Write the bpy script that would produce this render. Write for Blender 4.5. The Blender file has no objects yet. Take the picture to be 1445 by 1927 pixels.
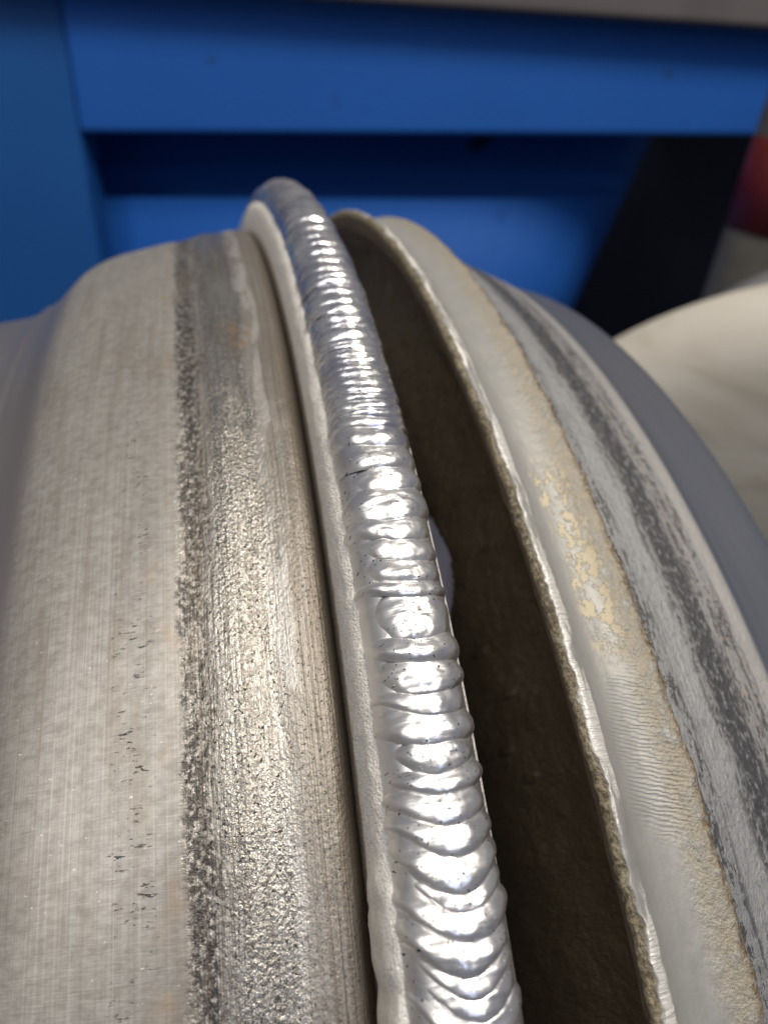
import bpy, math, random
from mathutils import Matrix, Vector, noise
random.seed(7)
R = math.radians
S = bpy.context.scene
COL = S.collection

# ------------------------------------------------------------------ camera, world, lamps
# The wheels are laid out in their own frame (axle = X, metres); TILT leans that frame on the level bench.
CAM = Vector((-.01988, -.15585, .21955))
YAW, PITCH, ROLL = .2661, -.4860, .10171
FPX = 1555.4                                   # focal length in photo pixels (1445 x 1927)
PW, PH = 1445., 1927.
fwd = Vector((math.sin(YAW)*math.cos(PITCH), math.cos(YAW)*math.cos(PITCH), math.sin(PITCH)))
r0 = Vector((math.cos(YAW), -math.sin(YAW), 0)); u0 = r0.cross(fwd)
right = r0*math.cos(ROLL) + u0*math.sin(ROLL); up = right.cross(fwd)
head = Vector((math.sin(YAW), math.cos(YAW), 0))
TILT = Matrix.Rotation(R(4.9), 4, head)
cm = Matrix.Identity(4)
for i, v in enumerate((right, up, -fwd)):
    for k in range(3): cm[k][i] = v[k]
cm.translation = CAM
cm = TILT @ cm
cam_d = bpy.data.cameras.new('camera'); cam = bpy.data.objects.new('camera', cam_d); COL.objects.link(cam)
cam.matrix_world = cm
cam_d.sensor_fit = 'VERTICAL'; cam_d.sensor_height = 36; cam_d.lens = FPX/PH*36
cam_d.clip_start = .005; cam_d.clip_end = 60
cam_d.dof.use_dof = True; cam_d.dof.focus_distance = .079; cam_d.dof.aperture_fstop = cam_d.lens/1.15
S.camera = cam
cpos = cm.translation.copy()
cR, cU, cF = (Vector((cm[0][i], cm[1][i], cm[2][i])) for i in range(3)); cF = -cF

def ray(px, py):
    return (cF + cR*((px-PW/2)/FPX) + cU*((PH/2-py)/FPX))

hd = Vector((cF.x, cF.y, 0)).normalized()      # heading of the view on the level floor
hr = Vector((hd.y, -hd.x, 0))
def at(px, py, dist):                          # point on the upright plane 'dist' ahead of the camera
    d = ray(px, py); return cpos + d*(dist/d.dot(hd))
def level(x, y, z):                            # x to the right, y ahead of the camera, z up (world)
    return Vector((cpos.x, cpos.y, 0)) + hr*x + hd*y + Vector((0, 0, z))

world = bpy.data.worlds.new('World'); S.world = world; world.use_nodes = True
bg = world.node_tree.nodes['Background']; bg.inputs[0].default_value = (.60, .61, .68, 1); bg.inputs[1].default_value = .27

def lamp(name, loc, target, size, power, color, size_y=None):
    d = bpy.data.lights.new(name, 'AREA'); d.energy = power; d.color = color
    d.shape = 'RECTANGLE' if size_y else 'DISK'; d.size = size
    if size_y: d.size_y = size_y
    o = bpy.data.objects.new(name, d); COL.objects.link(o)
    o.location = loc; o.rotation_euler = (Vector(target)-Vector(loc)).to_track_quat('-Z', 'Y').to_euler()
    return o
lamp('workshop_lamp', level(.36, .05, 1.25), level(.05, .15, .1), .46, 15, (1, .915, .79))
lamp('left_fill', level(-.9, -.5, 1.7), level(0, .2, 0), .40, 16, (1, .95, .88), 1.8)  # added soft fill from upper left, brightens the white flange flank
lamp('cool_lamp', level(.30, -.55, .75), level(0, .1, .1), .04, .7, (.62, .72, 1))
S.view_settings.view_transform = 'Standard'; S.view_settings.look = 'None'
S.view_settings.exposure = 0; S.view_settings.gamma = 1

# ------------------------------------------------------------------ node helpers
class NT:
    def __init__(s, name):
        s.m = bpy.data.materials.new(name); s.m.use_nodes = True
        s.t = s.m.node_tree; s.b = s.t.nodes['Principled BSDF']
        s._uv = None
    def n(s, typ, **kw):
        x = s.t.nodes.new(typ)
        for k, v in kw.items(): setattr(x, k, v)
        return x
    def put(s, sock, v):
        if isinstance(v, bpy.types.NodeSocket): s.t.links.new(v, sock)
        elif v is not None:
            if isinstance(v, (tuple, list)) and len(v) == 3 and sock.type == 'RGBA': v = (*v, 1)
            sock.default_value = v
    def uv(s):
        if not s._uv:
            u = s.n('ShaderNodeUVMap'); u.uv_map = 'UVMap'
            sp = s.n('ShaderNodeSeparateXYZ'); s.t.links.new(u.outputs[0], sp.inputs[0])
            s._uv = (u.outputs[0], sp.outputs[0], sp.outputs[1])
        return s._uv
    def obj(s):
        return s.n('ShaderNodeTexCoord').outputs['Object']
    def sc(s, vec, x, y, z=1, rot=0, off=0):
        m = s.n('ShaderNodeMapping'); s.put(m.inputs[0], vec); m.inputs['Scale'].default_value = (x, y, z)
        m.inputs['Rotation'].default_value = (0, 0, rot); m.inputs['Location'].default_value = (off, off*.7, 0)
        return m.outputs[0]
    def noise(s, vec, scale=1, detail=3, rough=.5, dist=0):
        x = s.n('ShaderNodeTexNoise'); s.put(x.inputs['Vector'], vec); s.put(x.inputs['Scale'], scale)
        x.inputs['Detail'].default_value = detail; x.inputs['Roughness'].default_value = rough; x.inputs['Distortion'].default_value = dist
        return x.outputs['Fac']
    def vor(s, vec, scale=1, feature='F1', rnd=1):
        x = s.n('ShaderNodeTexVoronoi', feature=feature); s.put(x.inputs['Vector'], vec); s.put(x.inputs['Scale'], scale)
        x.inputs['Randomness'].default_value = rnd
        return x.outputs['Distance']
    def math(s, op, a, b=0., c=None, clamp=False):
        x = s.n('ShaderNodeMath', operation=op, use_clamp=clamp); s.put(x.inputs[0], a); s.put(x.inputs[1], b)
        if c is not None: s.put(x.inputs[2], c)
        return x.outputs[0]
    def mul(s, a, b): return s.math('MULTIPLY', a, b)
    def add(s, a, b): return s.math('ADD', a, b)
    def sub(s, a, b): return s.math('SUBTRACT', a, b)
    def step(s, v, a, b, lo=0., hi=1.):         # smoothstep from a to b
        x = s.n('ShaderNodeMapRange', interpolation_type='SMOOTHSTEP'); s.put(x.inputs[0], v)
        for i, q in enumerate((a, b, lo, hi)): s.put(x.inputs[i+1], q)
        return x.outputs[0]
    def band(s, v, a, b, soft):
        return s.mul(s.step(v, a-soft, a+soft), s.sub(1., s.step(v, b-soft, b+soft)))
    def mix(s, f, a, b):
        x = s.n('ShaderNodeMix', data_type='RGBA'); s.put(x.inputs[0], f); s.put(x.inputs[6], a); s.put(x.inputs[7], b)
        return x.outputs[2]
    def fmix(s, f, a, b):
        x = s.n('ShaderNodeMix', data_type='FLOAT'); s.put(x.inputs[0], f); s.put(x.inputs[2], a); s.put(x.inputs[3], b)
        return x.outputs[0]
    def bump(s, h, dist, strength=1., normal=None):
        x = s.n('ShaderNodeBump'); s.put(x.inputs['Height'], h); x.inputs['Distance'].default_value = dist
        s.put(x.inputs['Strength'], strength)
        if normal is not None: s.put(x.inputs['Normal'], normal)
        return x.outputs[0]
    def out(s, color=None, rough=None, metal=None, normal=None, spec=None):
        s.put(s.b.inputs['Base Color'], color); s.put(s.b.inputs['Roughness'], rough); s.put(s.b.inputs['Metallic'], metal)
        s.put(s.b.inputs['Normal'], normal); s.put(s.b.inputs['Specular IOR Level'], spec)
        return s.mat
    @property
    def mat(s): return s.m

# ------------------------------------------------------------------ materials
def mat_bead_seat():
    # uv in mm: x round the wheel, y along the axle (0 at the weld)
    t = NT('worn_aluminium_seat'); uv, a, x = t.uv()
    wob = t.sub(t.noise(t.sc(uv, .06, .05), 1, 3), .5)
    xw = t.add(x, t.mul(wob, 1.6))
    brush_ax = t.noise(t.sc(uv, 5., .35), 1, 4, .6)           # fine lines across the rim
    brush_ci = t.noise(t.sc(uv, .02, 4.2), 1, 5, .7)          # fine lines round the rim
    cloud = t.noise(t.sc(uv, .10, .16), 1, 4, .55)
    col = t.mix(cloud, (.24, .226, .206), (.375, .362, .342))
    col = t.mix(t.mul(t.step(brush_ax, .42, .66), .25), col, (.52, .50, .47))
    mott = t.noise(t.sc(uv, .9, .7, 1, .3, 80), 1, 6, .7)
    col = t.mix(t.mul(t.step(mott, .46, .66), .45), col, (.17, .155, .135))
    col = t.mix(t.mul(t.step(mott, .50, .34), .25), col, (.50, .485, .46))
    glint = t.step(t.noise(t.sc(uv, 2.4, 1.1, 1, .5, 17), 1, 2), .70, .75)
    col = t.mix(t.mul(glint, .7), col, (.80, .78, .74))
    col = t.mix(t.mul(t.step(brush_ci, .48, .64), .4), col, (.23, .21, .19))
    col = t.mix(t.mul(t.step(brush_ci, .48, .34), .3), col, (.50, .49, .465))
    # lines turned round the rim beside the groove, darker brown towards it
    z4 = t.band(xw, -9.5, 1, 1.6)
    lines = t.noise(t.sc(uv, .025, 4.5, 1, 0, 3), 1, 5, .65)
    col = t.mix(t.mul(t.band(xw, -11, 1, 2.5), .55), col, (.235, .218, .195))
    col = t.mix(t.mul(z4, t.step(lines, .40, .62)), col, (.14, .118, .095))
    col = t.mix(t.mul(t.band(xw, -7.0, 0, .9), .6), col, (.13, .10, .07))
    # pitted band
    xw = t.add(xw, t.mul(t.sub(t.noise(t.sc(uv, .9, .5, 1, 0, 70), 1, 4, .7), .5), 2.2))
    z3 = t.band(xw, -20.4, -11.5, .6)
    z3s = t.mul(t.band(xw, -20.2, -3.5, 1.1), t.fmix(t.step(xw, -11.8, -9.6), 1., .5))
    patch = t.noise(t.sc(uv, .06, .75, 1, 0, 9), 1, 5, .65)
    grain = t.add(t.mul(t.noise(t.sc(uv, 2.0, 2.6, 1, .5), 1, 3, .55), .6), t.mul(t.noise(t.sc(uv, .12, 3.4, 1, 0, 33), 1, 4, .6), .6))
    grain2 = t.noise(t.sc(uv, 1.1, 1.5, 1, .6, 4), 1, 4, .7)
    col = t.mix(t.mul(z3, t.mul(t.step(grain2, .42, .56), t.step(patch, .42, .56))), col, (.105, .092, .078))
    edge = t.mul(t.band(xw, -20.8, -18.3, .5), t.step(t.noise(t.sc(uv, .13, .4, 1, 0, 2), 1, 4, .6), .32, .50))
    col = t.mix(t.mul(edge, t.step(grain2, .38, .56)), col, (.05, .047, .045))
    pit = t.mul(z3s, t.step(t.noise(t.sc(uv, 2.2, 2.6, 1, .4, 12), 1, 2, .5), .625, .69))
    col = t.mix(t.mul(pit, .85), col, (.035, .03, .026))
    strk = t.noise(t.sc(uv, .022, 2.4, 1, 0, 60), 1, 4, .6)
    col = t.mix(t.mul(t.mul(z3, t.step(strk, .50, .64)), .6), col, (.12, .10, .082))
    # smeared grey filler streak
    sm = t.mul(t.band(t.add(x, t.mul(wob, 3.)), -11.6, -9.2, .35), t.step(t.noise(t.sc(uv, .07, .25, 1, 0, 21), 1, 3, .6), .46, .54))
    col = t.mix(t.mul(sm, .75), col, (.43, .42, .405))
    # short scratches in a row and faint brown stains on the smooth band
    dash = t.mul(t.band(xw, -27.2, -23.6, .7), t.mul(t.step(t.noise(t.sc(uv, 2.6, .8, 1, .3, 5), 1, 4, .65), .59, .65),
                 t.step(t.noise(t.sc(uv, .22, .35, 1, 0, 15), 1, 2), .46, .58)))
    col = t.mix(t.mul(dash, .9), col, (.045, .042, .04))
    stain = t.mul(t.band(xw, -24, -21.2, .8), t.step(t.noise(t.sc(uv, .16, .2, 1, 0, 31), 1, 2), .52, .70))
    col = t.mix(t.mul(stain, .4), col, (.34, .24, .15))
    # one rusty scab
    sp = t.n('ShaderNodeVectorMath', operation='DISTANCE'); t.put(sp.inputs[0], t.sc(uv, .35, 1)); sp.inputs[1].default_value = (41*.35, -12.3, 0)
    scab = t.mul(t.sub(1., t.step(sp.outputs['Value'], .8, 2.8)), t.step(t.noise(t.sc(uv, .6, .8, 1, 0, 41), 1, 3), .42, .55))
    col = t.mix(t.mul(scab, .9), col, t.mix(t.noise(t.sc(uv, .5, .6), 1, 2), (.10, .095, .09), (.50, .27, .08)))
    # dark smooth flank into the well
    sheen = t.mul(t.band(xw, -17.2, -11.2, .9), t.sub(1., pit))
    fog = t.noise(t.sc(uv, .035, .5, 1, 0, 50), 1, 3, .5)
    col = t.mix(t.mul(t.step(fog, .5, .7), .35), col, (.20, .165, .13))
    well = t.sub(1., t.step(x, -41.5, -37.8))
    col = t.mix(sheen, col, t.mix(.3, col, (.58, .56, .52)))  # highlight along the hump lightened into the colour
    col = t.mix(well, col, (.24, .23, .245))
    rough = t.fmix(z3s, .46, .36); rough = t.fmix(sheen, rough, .25); rough = t.fmix(t.mul(pit, 1.), rough, .8); rough = t.fmix(well, rough, .36)
    h = t.add(t.mul(t.mul(grain, z3s), 1.15), t.mul(t.mul(t.add(brush_ci, brush_ax), t.sub(1., z3s)), .06))
    h = t.add(h, t.mul(t.mul(lines, z4), .30)); h = t.sub(h, t.mul(pit, .5)); h = t.sub(h, t.mul(dash, .35))
    nrm = t.bump(h, .00038, t.fmix(well, .75, .05))
    return t.out(col, rough, t.fmix(well, t.fmix(sheen, .6, .85), .7), nrm)

def mat_oxide():
    t = NT('white_oxide_flank'); uv, a, x = t.uv()
    n1 = t.noise(t.sc(uv, .8, .8), 1, 5, .65); n2 = t.noise(t.sc(uv, 3.5, 3.5), 1, 3, .6)
    col = t.mix(n1, (.66, .63, .58), (.90, .875, .83))
    low = t.sub(1., t.step(t.add(x, t.mul(t.sub(n1, .5), 2.0)), 1.6, 3.4))
    col = t.mix(t.mul(low, .75), col, (.27, .20, .13))
    col = t.mix(t.mul(t.step(n2, .60, .70), .7), col, (.13, .09, .05))
    melt = t.step(a, 118, 124)
    return t.out(col, t.fmix(melt, .72, .42), t.fmix(melt, .15, .6), t.bump(t.add(n2, t.mul(n1, .8)), .0006, t.fmix(melt, .9, .3)))

def mat_weld():
    t = NT('bright_weld_metal'); uv, a, x = t.uv()
    fine = t.noise(t.sc(uv, 4.2, .16), 1, 4, .6); wave = t.noise(t.sc(uv, 1.2, .25, 1, 0, 3), 1, 3, .55)
    dots = t.noise(t.sc(uv, 3.2, 3.2, 1, 0, 8), 1, 1); area = t.noise(t.sc(uv, .18, .3, 1, 0, 2), 1, 3)
    pore = t.mul(t.step(dots, .665, .70), t.step(area, .46, .54))
    smut = t.mul(t.step(area, .5, .75), t.step(t.noise(t.sc(uv, .5, .5, 1, 0, 6), 1, 4, .6), .5, .7))
    tint = t.step(t.noise(t.sc(uv, .12, .25, 1, 0, 90), 1, 4, .6), .42, .62)
    col = t.mix(t.mul(tint, t.fmix(t.step(a, 74, 82), .8, .35)), (.91, .90, .885), (.56, .56, .65))  # upper bead bluer, reflection of the blue surroundings put into the colour
    col = t.mix(t.mul(smut, .4), col, (.52, .46, .40))
    col = t.mix(pore, col, (.05, .045, .04))
    rough = t.add(t.fmix(t.step(a, 72, 84), .22, .30), t.add(t.mul(smut, .16), t.mul(wave, .10)))
    nrm = t.bump(t.add(t.mul(fine, .5), wave), .00012, .4)
    return t.out(col, rough, .98, t.bump(t.mul(pore, -1.), .0001, 1., nrm))

def mat_flange_paint():
    # right wheel: y of the uv = mm along the profile from the broken edge (0) to the second edge (~11.5)
    t = NT('peeling_grey_paint'); uv, a, x = t.uv()
    n1 = t.noise(t.sc(uv, .22, .5), 1, 5, .65); n2 = t.noise(t.sc(uv, 1.6, 1.8), 1, 4, .65); n3 = t.noise(t.sc(uv, 4, 4), 1, 3)
    xw = t.add(x, t.mul(t.sub(t.noise(t.sc(uv, .25, .3), 1, 4, .6), .5), 2.2))
    col = t.mix(n1, (.22, .22, .212), (.32, .318, .305))
    cream = t.mul(t.band(xw, 7.6, 12.0, .5), t.mul(t.step(a, 74, 80), t.sub(1., t.step(a, 98, 106))))
    cream = t.mul(cream, t.step(t.noise(t.sc(uv, .42, .6, 1, .3, 7), 1, 7, .72), .49, .52))
    col = t.mix(t.mul(cream, .8), col, (.50, .43, .29))
    gold = t.mul(t.step(xw, 9.3, 12.6), t.step(t.noise(t.sc(uv, .5, .6, 1, .2, 3), 1, 5, .7), .30, .58))
    col = t.mix(t.mul(gold, .65), col, (.30, .255, .175))
    rim = t.step(xw, 13.0, 14.2)
    col = t.mix(t.mul(rim, t.step(n2, .35, .6)), col, (.13, .085, .035))
    edge = t.sub(1., t.step(t.add(x, t.mul(t.sub(n1, .5), 1.0)), 3.2, 3.7))
    gcol = t.mix(t.step(t.add(t.mul(n2, .6), t.mul(n1, .4)), .38, .62), (.075, .058, .034), (.32, .275, .19))
    gcol = t.mix(t.mul(t.sub(1., t.step(t.add(x, t.mul(t.sub(n2, .5), 1.5)), 1.6, 2.4)), .85), gcol, (.06, .046, .03))
    col = t.mix(edge, col, gcol)
    # bared, hatched metal on the bevel beside the edge
    bare = t.mul(t.band(t.add(x, t.mul(t.sub(n1, .5), 2.0)), 3.6, 5.2, .2), t.step(t.noise(t.sc(uv, .06, .3, 1, 0, 5), 1, 5, .65), .45, .52))
    col = t.mix(bare, col, (.66, .645, .62))
    hatch = t.noise(t.sc(uv, 2.6, .35, 1, .25), 1, 3, .6)
    wr = t.n('ShaderNodeTexWave', wave_type='BANDS', bands_direction='X'); t.put(wr.inputs[0], t.sc(uv, .8, .4, 1, .6)); wr.inputs['Scale'].default_value = 1.
    wr.inputs['Distortion'].default_value = 5.; wr.inputs['Detail'].default_value = 3; wr.inputs['Detail Scale'].default_value = 1.4
    wz = t.mul(t.mul(t.band(x, 6.8, 13.2, 1.2), t.band(a, 100, 122, 4)), t.step(t.noise(t.sc(uv, .15, .2), 1, 2), .35, .55))
    h = t.add(t.mul(n2, t.add(.10, t.add(t.mul(edge, 1.6), t.mul(gold, .7)))), t.mul(cream, .12))
    h = t.add(h, t.mul(t.mul(wr.outputs['Fac'], wz), .13)); h = t.add(h, t.mul(t.mul(t.sub(hatch, .5), bare), 1.0))
    rough = t.fmix(edge, .52, .75); rough = t.fmix(bare, rough, .42); rough = t.fmix(gold, rough, .52); rough = t.fmix(cream, rough, .72)
    metal = t.fmix(bare, t.fmix(gold, .35, .35), .35); metal = t.mul(t.mul(metal, t.sub(1., t.mul(edge, .7))), t.sub(1., cream))
    return t.out(col, rough, metal, t.bump(h, .00045, .8))

def mat_corroded():
    # right wheel seat: y of the uv = mm along the axle
    t = NT('corroded_grey_seat'); uv, a, x = t.uv()
    xw = t.add(x, t.mul(t.sub(t.noise(t.sc(uv, .10, .15), 1, 4, .6), .5), 1.6))
    s1 = t.noise(t.sc(uv, .12, 1.0), 1, 6, .68); s2 = t.noise(t.sc(uv, .8, 1.5, 1, .1, 6), 1, 6, .72); s3 = t.noise(t.sc(uv, .03, 2.2, 1, 0, 9), 1, 3)
    col = t.mix(t.add(t.mul(s3, .5), t.mul(s2, .5)), (.16, .165, .172), (.37, .375, .385))
    worn = t.band(xw, 10, 29.0, .8)
    col = t.mix(t.mul(worn, t.step(t.add(t.mul(s1, .5), t.mul(s2, .5)), .50, .53)), col, (.085, .085, .09))
    mid = t.band(xw, 20.5, 24.5, .8)
    col = t.mix(t.mul(mid, t.step(s2, .34, .50)), col, (.06, .06, .066))
    pale = t.band(xw, 15.5, 19.0, .9)
    col = t.mix(t.mul(pale, t.mul(t.step(s2, .38, .5), .8)), col, (.35, .355, .365))
    rust = t.mul(t.band(xw, 24.8, 28.5, .6), t.step(t.noise(t.sc(uv, 1.2, 1.4), 1, 4, .7), .52, .62))
    col = t.mix(t.mul(rust, .6), col, (.42, .33, .27))
    lip = t.band(x, 28.8, 31.6, .5)
    col = t.mix(t.mul(lip, .8), col, (.38, .37, .36))
    smooth = t.step(x, 31.5, 32.6)
    col = t.mix(smooth, col, t.mix(s3, (.17, .185, .225), (.25, .262, .30)))
    rough = t.fmix(smooth, .44, .36)
    h = t.add(t.mul(s2, t.sub(1., smooth)), t.mul(s3, .15))
    return t.out(col, rough, t.fmix(smooth, .5, .8), t.bump(h, .0005, t.fmix(smooth, .7, .15)))

def mat_inner():
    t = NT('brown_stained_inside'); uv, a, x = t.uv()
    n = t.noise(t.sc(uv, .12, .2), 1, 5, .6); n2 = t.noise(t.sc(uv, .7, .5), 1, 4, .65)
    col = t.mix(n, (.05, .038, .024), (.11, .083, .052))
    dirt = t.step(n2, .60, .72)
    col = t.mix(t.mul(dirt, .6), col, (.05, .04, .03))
    blob = t.step(t.vor(t.sc(uv, .16, .10), 1), .18, .05)
    return t.out(col, .5, .25, t.bump(t.add(n2, t.mul(blob, .8)), .0009, .6))

def mat_plain(name, c1, c2, rough, metal=0., scale=8., bump=.0, dist=.001, detail=4):
    t = NT(name); o = t.obj(); n = t.noise(o, scale, detail, .6); n2 = t.noise(o, scale*9, 3, .6)
    col = t.mix(t.step(n, .3, .7), c1, c2)
    return t.out(col, t.add(rough-.05, t.mul(n2, .1)), metal, t.bump(t.add(n, n2), dist, bump) if bump else None)

def mat_blue():
    t = NT('blue_enamel'); o = t.obj(); n = t.noise(o, 6, 5, .6); n2 = t.noise(o, 30, 4, .65)
    col = t.mix(n, (.007, .078, .36), (.012, .105, .44))
    chip = t.mul(t.step(t.noise(o, 24, 2, .5), .70, .74), 1.)
    col = t.mix(t.mul(chip, .8), col, (.015, .02, .035))
    return t.out(col, t.add(.55, t.mul(n2, .2)), 0., t.bump(n2, .002, .15), .25)

def mat_teal_blue():
    t = NT('dusty_blue_enamel'); o = t.obj(); n = t.noise(o, 7, 5, .6)
    col = t.mix(n, (.006, .07, .27), (.011, .095, .34))
    chip = t.step(t.noise(o, 17, 2, .5), .68, .73)
    col = t.mix(t.mul(chip, .8), col, (.012, .016, .03))
    return t.out(col, .6, 0., None, .25)

def mat_cream():
    t = NT('cream_coat'); o = t.obj()
    mp = t.n('ShaderNodeMapping'); t.put(mp.inputs[0], o); mp.inputs['Rotation'].default_value = (0, -.6, 0); mp.inputs['Scale'].default_value = (9, 12, 24)
    n = t.noise(mp.outputs[0], 1, 4, .55, .8); n2 = t.noise(o, 40, 4, .6)
    col = t.mix(t.step(n, .42, .68), (.44, .415, .37), (.33, .30, .245))
    return t.out(col, .6, 0., t.bump(t.add(n, t.mul(n2, .3)), .004, .15))

SEAT, OXIDE, WELD, PAINT, CORR, INNER = mat_bead_seat(), mat_oxide(), mat_weld(), mat_flange_paint(), mat_corroded(), mat_inner()
BLUE, TEAL, CREAM = mat_blue(), mat_teal_blue(), mat_cream()
GREYBOARD = mat_plain('grey_board', (.07, .063, .068), (.105, .098, .1), .6, 0, 6)
BENCH = mat_plain('pale_bench', (.075, .072, .095), (.10, .097, .12), .6, 0, 5, .2, .001)
DULL = mat_plain('dull_aluminium', (.22, .22, .225), (.34, .34, .345), .45, .6, 12)
BURR = mat_plain('torn_bright_metal', (.55, .54, .52), (.8, .79, .77), .3, .9, 900, .6, .0002)
BAY_SHADE = mat_plain('painted_bay_shade', (.003, .010, .030), (.005, .014, .040), .6, 0, 6)  # near-black navy, soft shade under the beam painted as a colour
RED = mat_plain('dark_red_paint', (.06, .002, .002), (.09, .003, .003), .5, 0, 8)
CANGREY = mat_plain('grimy_grey', (.07, .066, .055), (.13, .122, .105), .6, 0, 10)

# ------------------------------------------------------------------ mesh helpers
def link(name, verts, faces, mat, parent=None, uvs=None, smooth=True):
    me = bpy.data.meshes.new(name); me.from_pydata(verts, [], faces)
    me.materials.append(mat)
    if uvs:
        l = me.uv_layers.new(name='UVMap')
        vi = [0]*len(me.loops); me.loops.foreach_get('vertex_index', vi)
        flat = []
        for i in vi: flat += uvs[i]
        l.data.foreach_set('uv', flat)
    me.polygons.foreach_set('use_smooth', [smooth]*len(me.polygons)); me.update()
    o = bpy.data.objects.new(name, me); COL.objects.link(o)
    if parent: o.parent = parent
    return o

def tag(o, label, cat, group=None):
    o['label'] = label; o['category'] = cat
    if group: o['group'] = group
    return o

def thetas(a=-14, b=50, fine=.2, coarse=3.):
    n = int((b-a)/fine); t = [a+(b-a)*i/n for i in range(n+1)]
    m = int((360-(b-a))/coarse); t += [b+(360-(b-a))*i/m for i in range(1, m)]
    return t                                     # closed ring, degrees

def resample(pts, step):
    # rounded polyline (Catmull-Rom) sampled about every 'step' mm
    P = [Vector(p) for p in pts]; out = []
    for i in range(len(P)-1):
        p0, p1, p2, p3 = P[max(i-1, 0)], P[i], P[i+1], P[min(i+2, len(P)-1)]
        n = max(1, int((p2-p1).length/step))
        for k in range(n):
            t = k/n
            q = .5*((2*p1)+(p2-p0)*t+(2*p0-5*p1+4*p2-p3)*t*t+(3*p1-p0-3*p2+p3)*t**3)
            out.append(q)
    out.append(P[-1]); return out

def revolve(name, prof, mat, parent, th, disp=None, uvy='axial', keep=None, close=True):
    # prof in mm (u along the axle, r); th in degrees from the top towards the camera
    s = [0.]
    for i in range(1, len(prof)): s.append(s[-1]+(prof[i]-prof[i-1]).length)
    V, U, F = [], [], []; n = len(prof)
    T = th + ([th[0]+360] if close else [])
    for td_ in T:
        td = td_ if td_ < 180 else td_-360
        c, sn = math.cos(R(td)), math.sin(R(td))
        for j, p in enumerate(prof):
            u, r = p.x, p.y
            if disp:
                du, dr = disp(td, j, s[j], u, r); u += du; r += dr
            V.append((u/1000, -r*sn/1000, r*c/1000)); U.append((R(td_)*200., p.x if uvy == 'axial' else s[j]))
    for i in range(len(T)-1):
        for j in range(n-1):
            if keep and not keep((T[i]+T[i+1])/2, (prof[j]+prof[j+1])/2): continue
            a = i*n+j; F.append((a, a+1, a+n+1, a+n))
    return link(name, V, F, mat, parent, U)

def N3(x, y, z=0.): return noise.noise(Vector((x, y, z)))
def F3(x, y, z=0.): return noise.fractal(Vector((x, y, z)), .9, 2.0, 4)

def empty(name, m):
    o = bpy.data.objects.new(name, None); COL.objects.link(o); o.matrix_world = m; o.empty_display_size = .05; return o

# ------------------------------------------------------------------ backdrop and bench
BENCH_Z = -.2015
def box(name, corners8, mat, parent=None, bev=.0):
    f = [(0, 1, 2, 3), (7, 6, 5, 4), (0, 4, 5, 1), (1, 5, 6, 2), (2, 6, 7, 3), (3, 7, 4, 0)]
    o = link(name, [tuple(c) for c in corners8], f, mat, parent, None, False)
    if bev:
        b = o.modifiers.new('bevel', 'BEVEL'); b.width = bev; b.segments = 3; b.limit_method = 'ANGLE'
    return o
def lbox(name, x0, x1, y0, y1, z0, z1, mat, parent=None, bev=.0):
    c = [level(x, y, z) for x, y, z in ((x0, y0, z0), (x1, y0, z0), (x1, y1, z0), (x0, y1, z0), (x0, y0, z1), (x1, y0, z1), (x1, y1, z1), (x0, y1, z1))]
    if parent: c = [p-parent.location for p in c]
    c = [c[3], c[2], c[1], c[0], c[7], c[6], c[5], c[4]]
    return box(name, c, mat, parent, bev)
def lx(p): return (p-cpos).dot(hr)

bench = lbox('bench_top', -1.2, 1.6, -.5, 1.25, BENCH_Z-.04, BENCH_Z, BENCH, None, .004)
bench['kind'] = 'structure'
FRONT, BACK = .86, .91
zb = at(800, 252, FRONT).z                        # underside of the upper beam
zt = at(800, -40, FRONT).z
xp = lx(at(172, 400, FRONT))                      # right side of the post
cab = empty('blue_steel_cabinet', Matrix.Translation(level(0, BACK, BENCH_Z)))
tag(cab, 'blue enamelled steel cabinet wall with overhanging beam and side post behind the wheels', 'cabinet')
xo = lx(at(1085, 450, BACK))                       # lower panel folds back to a dark bay added to imitate soft shade
zl = at(700, 374, BACK).z                          # top edge of the lower panel, under a dark recess
def sheet(name, pts, z0, z1, mat, slant=0.):
    V, F = [], []
    for x, y in pts:
        for zz in (z0, z1): V.append(tuple(level(x+slant*(zz-zl), y, zz)-cab.location))
    for i in range(len(pts)-1): F.append((2*i, 2*i+2, 2*i+3, 2*i+1))
    o = link(name, V, F, mat, cab, None, True); sd = o.modifiers.new('thick', 'SOLIDIFY'); sd.thickness = .003
    return o
sheet('lower_panel', [(xp-.1, BACK), (xo-.16, BACK), (xo-.11, BACK+.002), (xo-.06, BACK+.008), (xo-.02, BACK+.018), (xo+.02, BACK+.034), (xo+.05, BACK+.06), (xo+.07, BACK+.10), (xo+.078, BACK+.15), (xo+.08, BACK+.25)], BENCH_Z+.001, zl, BLUE, .34)
sheet('panel_ledge', [(xp-.1, BACK+.004), (xo-.08, BACK+.006)], zl-.02, zl-.001, BLUE)
sheet('recess_panel', [(xp-.1, BACK+.05), (xo-.02, BACK+.05), (xo+.04, BACK+.062), (xo+.07, BACK+.09), (xo+.08, BACK+.14), (xo+.084, BACK+.25)], BENCH_Z+.001, zb+.02, BLUE, .34)
lbox('shade_bay_roof', xo+.14, 1.5, BACK+.125, BACK+.30, zb+.022, zb+.032, BAY_SHADE, cab)
lbox('shade_bay_back', xo-.1, 1.5, BACK+.33, BACK+.34, BENCH_Z+.001, zb+.02, BAY_SHADE, cab)
lbox('beam', xp+.001, 1.5, FRONT, BACK-.001, zb, zt, BLUE, cab, .004)
lbox('post', xp-.6, xp, FRONT+.004, BACK-.001, BENCH_Z+.001, zt, TEAL, cab, .004)
a0, a1 = at(560, -6, FRONT-.03), at(1500, 56, FRONT-.03)
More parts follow.
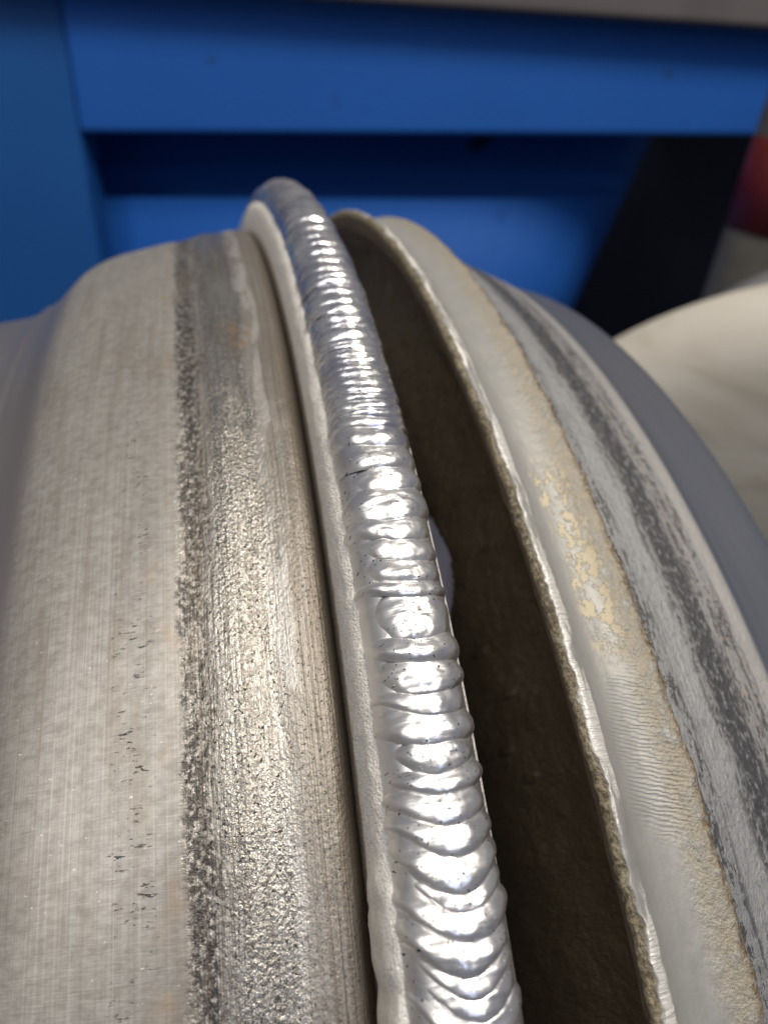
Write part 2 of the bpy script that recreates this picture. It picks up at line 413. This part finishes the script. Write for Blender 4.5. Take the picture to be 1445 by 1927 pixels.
bd = (a1-a0).normalized(); q = [a0-bd*.5, a1+bd*.5]
upz = Vector((0, 0, 1)); dp = hd*.16
board = box('shelf_board', [q[0]+dp, q[1]+dp, q[1], q[0], q[0]+dp+upz*.10, q[1]+dp+upz*.10, q[1]+upz*.10, q[0]+upz*.10], GREYBOARD, None, .004)
tag(board, 'grey board laid along the top of the blue beam', 'board')

# ------------------------------------------------------------------ left wheel with the weld
BASE1 = TILT @ Matrix.Translation((0, 0, -.2))
w1 = empty('alloy_wheel', BASE1)
tag(w1, 'worn aluminium wheel rim with a bright rippled weld built up along its flange', 'wheel rim')
off1 = Matrix.Translation((0, 0, .2))
def toe_wave(td):                                  # unevenness of the weld toe, mm
    s = td*3.49
    return .28*F3(s*.22, 3.1) + .12*N3(s*1.1, 7.7)

TH1 = thetas(-14, 50, .2)
seat = resample([(-92, 166), (-78, 165.5), (-66, 166.5), (-57, 168), (-51.5, 169.4), (-48.6, 170.9), (-47.4, 171.9), (-46.6, 172.1), (-45.6, 172.9), (-43.5, 174.6), (-41.0, 177.4), (-38.8, 179.6), (-36.4, 181.3), (-33.5, 182.7),
                 (-29.5, 184.1), (-26, 185.2), (-22.6, 186.2), (-20.4, 186.6), (-18.4, 187.0), (-16.4, 187.9), (-14.8, 188.5), (-13.3, 188.5), (-11.5, 188.8), (-8.8, 189.5), (-6.9, 189.6), (-5.7, 189.0), (-5.1, 188.0), (-4.85, 187.2)], .6)
def dseat(td, j, s, u, r):
    k = .10*F3(td*.25, u*.12, 1.5)
    if -21 < u < -5: k += .06*F3(td*2.0, u*.9, 4.)+.07*F3(td*.12, u*1.1, 14.)
    return 0, k
o = revolve('bead_seat', seat, SEAT, w1, TH1, dseat); o.matrix_parent_inverse = off1
lipp = resample([(-4.85, 187.1), (-4.65, 187.9), (-4.75, 189.2), (-4.85, 190.6), (-4.85, 192), (-4.75, 193.4), (-4.5, 194.6), (-4.0, 195.4), (-3.3, 195.8), (-2.4, 196.0), (3.8, 196.0),
                 (5.0, 195.7), (5.55, 195.0), (5.75, 193.5), (5.8, 188), (5.8, 176), (4.5, 168), (-2, 160), (-14, 154), (-30, 150), (-60, 150), (-92, 160)], .4)
def dlip(td, j, s, u, r):
    du = dr = 0
    if s < 13 and s > 1.5:
        w = min(1, (s-1.5)/2)
        du -= w*(.16*F3(td*1.7, s*.4) + .10*F3(td*6., s*1.4, 9))
        dr += w*(.14*F3(td*1.7, s*.4, 3.) + .10*F3(td*6., s*1.4, 5))
        if td > 33.8: du -= w*.5*min(1, (td-33.8)/2)*(1+.6*N3(td*1.3, 2.))
    if not -65 < td < 80 and r > 190: dr += 3.8
    return du, dr
o = revolve('flange', lipp, OXIDE, w1, TH1, dlip, 'arc'); o.matrix_parent_inverse = off1
far = resample([(-92, 166), (-96, 168), (-99, 176), (-100, 190), (-101.5, 196), (-104, 198.5), (-106.5, 197), (-107, 190), (-106, 170), (-98, 160), (-92, 160)], 2)
o = revolve('far_flange', far, DULL, w1, thetas(-14, 50, 2.)); o.matrix_parent_inverse = off1
disc = resample([(-60, 150), (-64, 140), (-66, 110), (-68, 70), (-70, 32)], 4)
o = revolve('wheel_disc', disc, DULL, w1, thetas(-14, 50, 2.)); o.matrix_parent_inverse = off1
sd = o.modifiers.new('thick', 'SOLIDIFY'); sd.thickness = .008

# weld: ripples between crease lines, positions read down the middle of the bead
Y2T = [(300, -10.), (340, -4.88), (400, 5.5), (600, 16.09), (800, 21.79), (1000, 25.94), (1200, 29.2), (1400, 31.98), (1600, 34.42), (1800, 36.62), (1920, 37.84), (2020, 38.8)]
def y2t(y):
    for (ya, ta), (yb, tb) in zip(Y2T, Y2T[1:]):
        if y <= yb: return ta+(tb-ta)*(y-ya)/(yb-ya)
    return Y2T[-1][1]
CREASE = [318, 334, 352, 374, 400, 420, 441, 462, 478, 496, 512, 526, 538, 550, 563, 577, 590, 602, 616, 640, 652, 663, 676, 689, 702, 716, 730, 744, 757, 770, 784, 800,
          840, 884, 924, 976, 1014, 1058, 1098, 1128, 1204, 1250, 1310, 1350, 1402, 1460, 1500, 1560, 1616, 1690, 1724, 1778, 1842, 1884, 1930, 1985]
TC = [y2t(y) for y in CREASE]
def ulag(td):                                      # how far the ripple ends trail its middle, mm
    if td > 36: return 2.8
    if td > 33: return 1.8+1.0*(td-33)/3
    return 1.7
def dome(v): return max(0., 1-abs(v)**2.3)**.55
BC = .6                                           # middle of the bead along the axle, mm
HB = 4.15
def halfw(td):
    w = 4.5
    if td > 33: w += .2*min(1, (td-33)/2)
    return w
core = []
wb_th = [-64+.5*i for i in range(int(142/.5)+1)]
V, U, F = [], [], []; NV = 25
for td in wb_th:
    inside = TC[0]+.6 < td < TC[-1]-.6
    e = min(1, (td+64)/4, (78-td)/4)
    for j in range(NV):
        v = -1+2*j/(NV-1)
        h = 195.7+e*((HB-.45)*dome(v) if inside else HB*dome(v)+.22*math.sin(td*3.49*3.2+v*v*4))
        uu = BC+v*(halfw(td)-.12); V.append((uu/1000, -h*math.sin(R(td))/1000, h*math.cos(R(td))/1000)); U.append((R(td)*200, uu))
for i in range(len(wb_th)-1):
    for j in range(NV-1):
        a = i*NV+j; F.append((a, a+1, a+NV+1, a+NV))
weld = link('weld_bead', V, F, WELD, w1, U); weld.matrix_parent_inverse = off1
rr = random.Random(21)
for i in range(len(TC)-1):
    ta, tb = TC[i], TC[i+1]; pitch = (tb-ta)*3.49
    A = min(.34 if pitch < 3 else .55, .05+.11*pitch)*(rr.uniform(1.1, 1.6) if rr.random() < .4 else rr.uniform(.35, .8))
    if pitch > 2: A = min(.45, max(A, .26))
    big = ta > 22.8
    wl = halfw(ta)*(rr.uniform(.86, 1.06) if big else rr.uniform(.94, 1.03)); wr_ = halfw(ta)*(rr.uniform(.93, 1.05) if big else rr.uniform(.96, 1.02))
    k0, k1 = ulag(ta)*rr.uniform(.9, 1.1), ulag(tb)
    if i == 0: kprev = k0
    k0 = kprev; kprev = k1 = ulag(tb)*rr.uniform(.75, 1.2)
    sk0 = sk1 if i else 0.; sk1 = rr.uniform(-.35, .35)     # slant of the crease
    base = rr.uniform(-.07, .10)
    NT_, NV = max(10, int(pitch*8)), 49
    V, U, F = [], [], []
    pk = rr.uniform(1.15, 1.6)
    for a in range(NT_+1):
        t = -.10+1.14*a/NT_
        tt = min(1, max(0, t))
        for j in range(NV):
            v = -1+2*j/(NV-1)
            ss = (ta+(tb-ta)*t)*3.49 - (k0+(k1-k0)*t)*(abs(v)**2.0)*(.8 if v > 0 else 1.) + (sk0+(sk1-sk0)*t)*v
            td = ss/3.49
            hh = A*(math.sin(math.pi*tt**pk))**.75 if 0 < tt < 1 else 0
            if t < 0 or t > 1: hh = -.35*abs(t-tt)/.1
            hh *= .35+.65*dome(v*.98)
            hh += base*dome(v) + .15*F3(ss*.42, v*1.9, i*.45)*dome(v)+.03*N3(ss*2.5, v*3, i)+(.12 if big else .05)*N3(ss*.9, v*3.2, i*2.2)*dome(v)+(.07*N3(ss*1.7+v*1.5, v*1.2, i*1.3)*dome(v) if big else 0)
            r = 195.72+HB*dome(v)+hh
            w = (wl if v < 0 else wr_)*(1-(.10 if big else .05)*(2*tt-1)**2)
            uu = BC + v*w + .12*N3(ss*.4, 2.)+ (toe_wave(td)*abs(v)**3 if v < 0 else .5*toe_wave(td+50)*v**3)
            V.append((uu/1000, -r*math.sin(R(td))/1000, r*math.cos(R(td))/1000)); U.append((ss, uu))
    for a in range(NT_):
        for j in range(NV-1):
            q_ = a*NV+j; F.append((q_, q_+1, q_+NV+1, q_+NV))
    link('weld_ripple', V, F, WELD, weld, U)

# ------------------------------------------------------------------ right wheel
C2 = Vector((.02495, .00142, -.00128)); R2 = 196.
M2 = TILT @ Matrix.Translation(C2) @ Matrix.Rotation(-R(2.777), 4, 'Y')
foot = M2 @ Matrix.Translation((0, 0, -R2/1000))
w2 = empty('grey_wheel', foot)
tag(w2, 'grey corroded wheel rim with peeling paint and a ragged brown flange edge', 'wheel rim')
off2 = Matrix.Translation((0, 0, R2/1000))
TH2 = thetas(-14, 52, .16)
flg = resample([(.55, 193.2), (.25, 194.4), (.0, 195.5), (.35, 196.15), (1.1, 196.25), (1.9, 195.8), (2.8, 195.1), (4.2, 194.55), (6.0, 194.35), (7.6, 194.5), (9.2, 194.85), (10.2, 194.95), (10.84, 194.7), (11.1, 194.0), (11.0, 192.6), (10.9, 191)], .28)
def dflg(td, j, s, u, r):
    du = dr = 0.
    e = max(0, 1-abs(s-3.2)/2.8)
    if e:
        du += e*(.34*F3(td*.55, 1.)+.26*F3(td*3.2, s*.8, 2.)); dr += e*(.24*F3(td*.8, 5.)+.22*F3(td*3.4, s*.9, 7.))
    e = max(0, 1-abs(s-14.2)/2.4)
    if e:
        du += e*(.45*F3(td*.5, 11.)+.16*F3(td*2.6, s*.7, 12.)); dr += e*(.10*F3(td*1.2, 15.)+.08*F3(td*4, s, 17.))
    if 8 < s < 14: dr += .05*F3(td*3., s*.9, 22.)
    return du, dr
o = revolve('flange', flg, PAINT, w2, TH2, dflg, 'arc'); o.matrix_parent_inverse = off2
st2 = resample([(10.4, 191.2), (11.6, 191.0), (14, 190.2), (18, 188.5), (22, 186.8), (26, 185.1), (29.5, 183.6), (31.0, 183.0), (31.8, 182.5), (32.6, 181.9), (35, 181.0), (40, 179.6), (43.8, 178.5), (45.4, 177.6), (46.6, 175.8), (47.6, 172.5), (48.6, 167), (50.5, 161), (54, 158.5), (60, 158), (60, 155), (52, 156), (47, 160), (44, 171), (20, 181), (9, 185)], .8)
def dst2(td, j, s, u, r):
    return 0, (.10*F3(td*.9, u*.5, 2.)+.07*F3(td*3., u*1.2, 5.)) if u < 31 and s < 24 else .05*F3(td*.2, u*.1, 7)
o = revolve('bead_seat', st2, CORR, w2, TH2, dst2); o.matrix_parent_inverse = off2
inn = resample([(.55, 193.4), (1.2, 192), (3.2, 189.5), (5.2, 186), (6.2, 181.5), (5.6, 177), (3.9, 173), (1.6, 169.5), (-.6, 165.5), (-2.2, 161), (-3, 155), (-2.5, 147), (0, 141)], .35)
def hole(td, p):
    return ((td-19.3)/5.6)**2+((p.y-157.3)/11.)**2 > 1
TH3 = thetas(-14, 52, .1)
def dinn(td, j, s, u, r): return .35*F3(td*.5, s*.15, 3.), .25*F3(td*.6, s*.2, 8.)
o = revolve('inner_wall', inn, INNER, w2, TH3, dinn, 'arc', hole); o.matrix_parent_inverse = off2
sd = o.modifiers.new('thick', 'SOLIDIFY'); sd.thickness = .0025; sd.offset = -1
# torn metal splinters standing on the second edge
rb = random.Random(5)
for td, ln in ((18.6, 1.6), (25.6, 2.6), (26.5, 3.4), (27.6, 3.0), (29.0, 2.0), (30.4, 2.2)):
    V, F = [], []; n = 9
    for i in range(n):
        t = i/(n-1); w = .42*math.sin(math.pi*t)**.7+.05
        ang = td+(t-.5)*ln/3.4
        eu = 11.15+.45*F3(ang*.5, 11.)+rb.uniform(-.12, .12)
        for (du, dr) in ((-.15, -.3), (w*.4, .15+rb.uniform(0, .3)), (w*1.1, -.05), (w*.5, -.9)):
            r = 194.1+dr; u = eu+du
            V.append((u/1000, -r*math.sin(R(ang))/1000, r*math.cos(R(ang))/1000))
    for i in range(n-1):
        for k in range(4): F.append((i*4+k, i*4+(k+1) % 4, i*4+4+(k+1) % 4, i*4+4+k))
    F += [(3, 2, 1, 0), tuple((n-1)*4+k for k in range(4))]
    b = link('metal_splinter', V, F, BURR, w2, None, False); b.matrix_parent_inverse = off2

# ------------------------------------------------------------------ things behind on the right
def axial(name, prof, mat, parent, n=96, wob=0.):
    # revolve about local Y (profile: (y, r) metres)
    V, F = [], []; m = len(prof)
    for i in range(n):
        a = 2*math.pi*i/n
        for y, r in prof:
            k = 1+wob*N3(math.cos(a)*2, math.sin(a)*2, y*20)
            V.append((r*k*math.cos(a), y, r*k*math.sin(a)))
    for i in range(n):
        for j in range(m-1):
            a, b = i*m+j, ((i+1) % n)*m+j; F.append((a, b, b+1, a+1))
    return link(name, V, F, mat, parent)
def smoothp(p, st): return [(v.x, v.y) for v in resample(p, st)]
one = at(1506, 1243, 1.); k_ = 700/FPX*(one-cpos).dot(cF)
CD = (cpos.z-BENCH_Z)/(cpos.z-one.z+k_*1.0)      # distance at which it stands on the bench
ctr = at(1506, 1243, CD); cr = k_*CD
mc = Matrix.Translation(ctr) @ Matrix(((hr.x, hd.x, 0), (hr.y, hd.y, 0), (0, 0, 1))).to_4x4() @ Matrix.Rotation(R(-20), 4, 'Z')
w3 = empty('cream_wheel', mc)
tag(w3, 'cream coated wheel with faint brown smears behind the grey rim', 'wheel')
axial('wheel_face', smoothp([(-.012, .03), (-.014, cr*.5), (-.012, cr*.8), (-.004, cr*.93), (.006, cr*.985), (.014, cr*1.0), (.022, cr*.985), (.028, cr*.955)], .004), CREAM, w3, 128, .012)
axial('flange', smoothp([(.028, cr*.955), (.034, cr*.93), (.044, cr*.92), (.052, cr*.92), (.06, cr*.915), (.063, cr*.9), (.06, cr*.86)], .004), DULL, w3, 128)
axial('hub', smoothp([(-.012, .031), (-.022, .029), (-.024, .02), (-.02, .0005)], .003), DULL, w3, 48)

one = at(1640, 1050, 1.); k_ = 576/FPX*(one-cpos).dot(cF)
CD2 = (cpos.z-BENCH_Z)/(cpos.z-one.z+k_); c2 = at(1640, 1050, CD2); r2 = k_*CD2
w4 = empty('dull_wheel', Matrix.Translation(c2) @ Matrix(((hr.x, hd.x, 0), (hr.y, hd.y, 0), (0, 0, 1))).to_4x4() @ Matrix.Rotation(R(-12), 4, 'Z'))
tag(w4, 'dull grey wheel just showing above the cream wheel behind it', 'wheel')
axial('wheel_face', smoothp([(.006, .03), (.004, r2*.5), (.002, r2*.86), (.0, r2*.9)], .004), DULL, w4, 96)
axial('flange', smoothp([(.0, r2*.9), (-.002, r2*.94), (.0, r2*.985), (.006, r2*1.0), (.012, r2*.985), (.018, r2*.95), (.03, r2*.94), (.05, r2*.95), (.056, r2*.9)], .004), DULL, w4, 96)
axial('hub', smoothp([(.006, .031), (-.002, .029), (-.004, .02), (.0, .0005)], .003), DULL, w4, 48)

p0, p1 = at(1425, 640, .66), at(1570, 250, .66)
dz = (p1-p0).normalized(); yx = dz.cross(hd).normalized(); yy = dz.cross(yx)
mk = Matrix.Identity(4)
for k in range(3): mk[k][0], mk[k][1], mk[k][2] = yx[k], dz[k], -yy[k] 
mk.translation = p0 - dz*.02
can = empty('leaning_canister', mk)
tag(can, 'grimy grey canister with a dark red band leaning behind the cream wheel', 'canister')
rc = .052
axial('body', smoothp([(0, .0005), (0, rc*.9), (.006, rc), (.05, rc*1.0), (.12, rc*1.0), (.2, rc*1.0), (.24, rc*.7), (.26, rc*.3), (.265, .0005)], .006), CANGREY, can, 64)
axial('red_band', [(.100, rc*.99), (.1005, rc*1.02), (.165, rc*1.02), (.1655, rc*.99)], RED, can, 64)
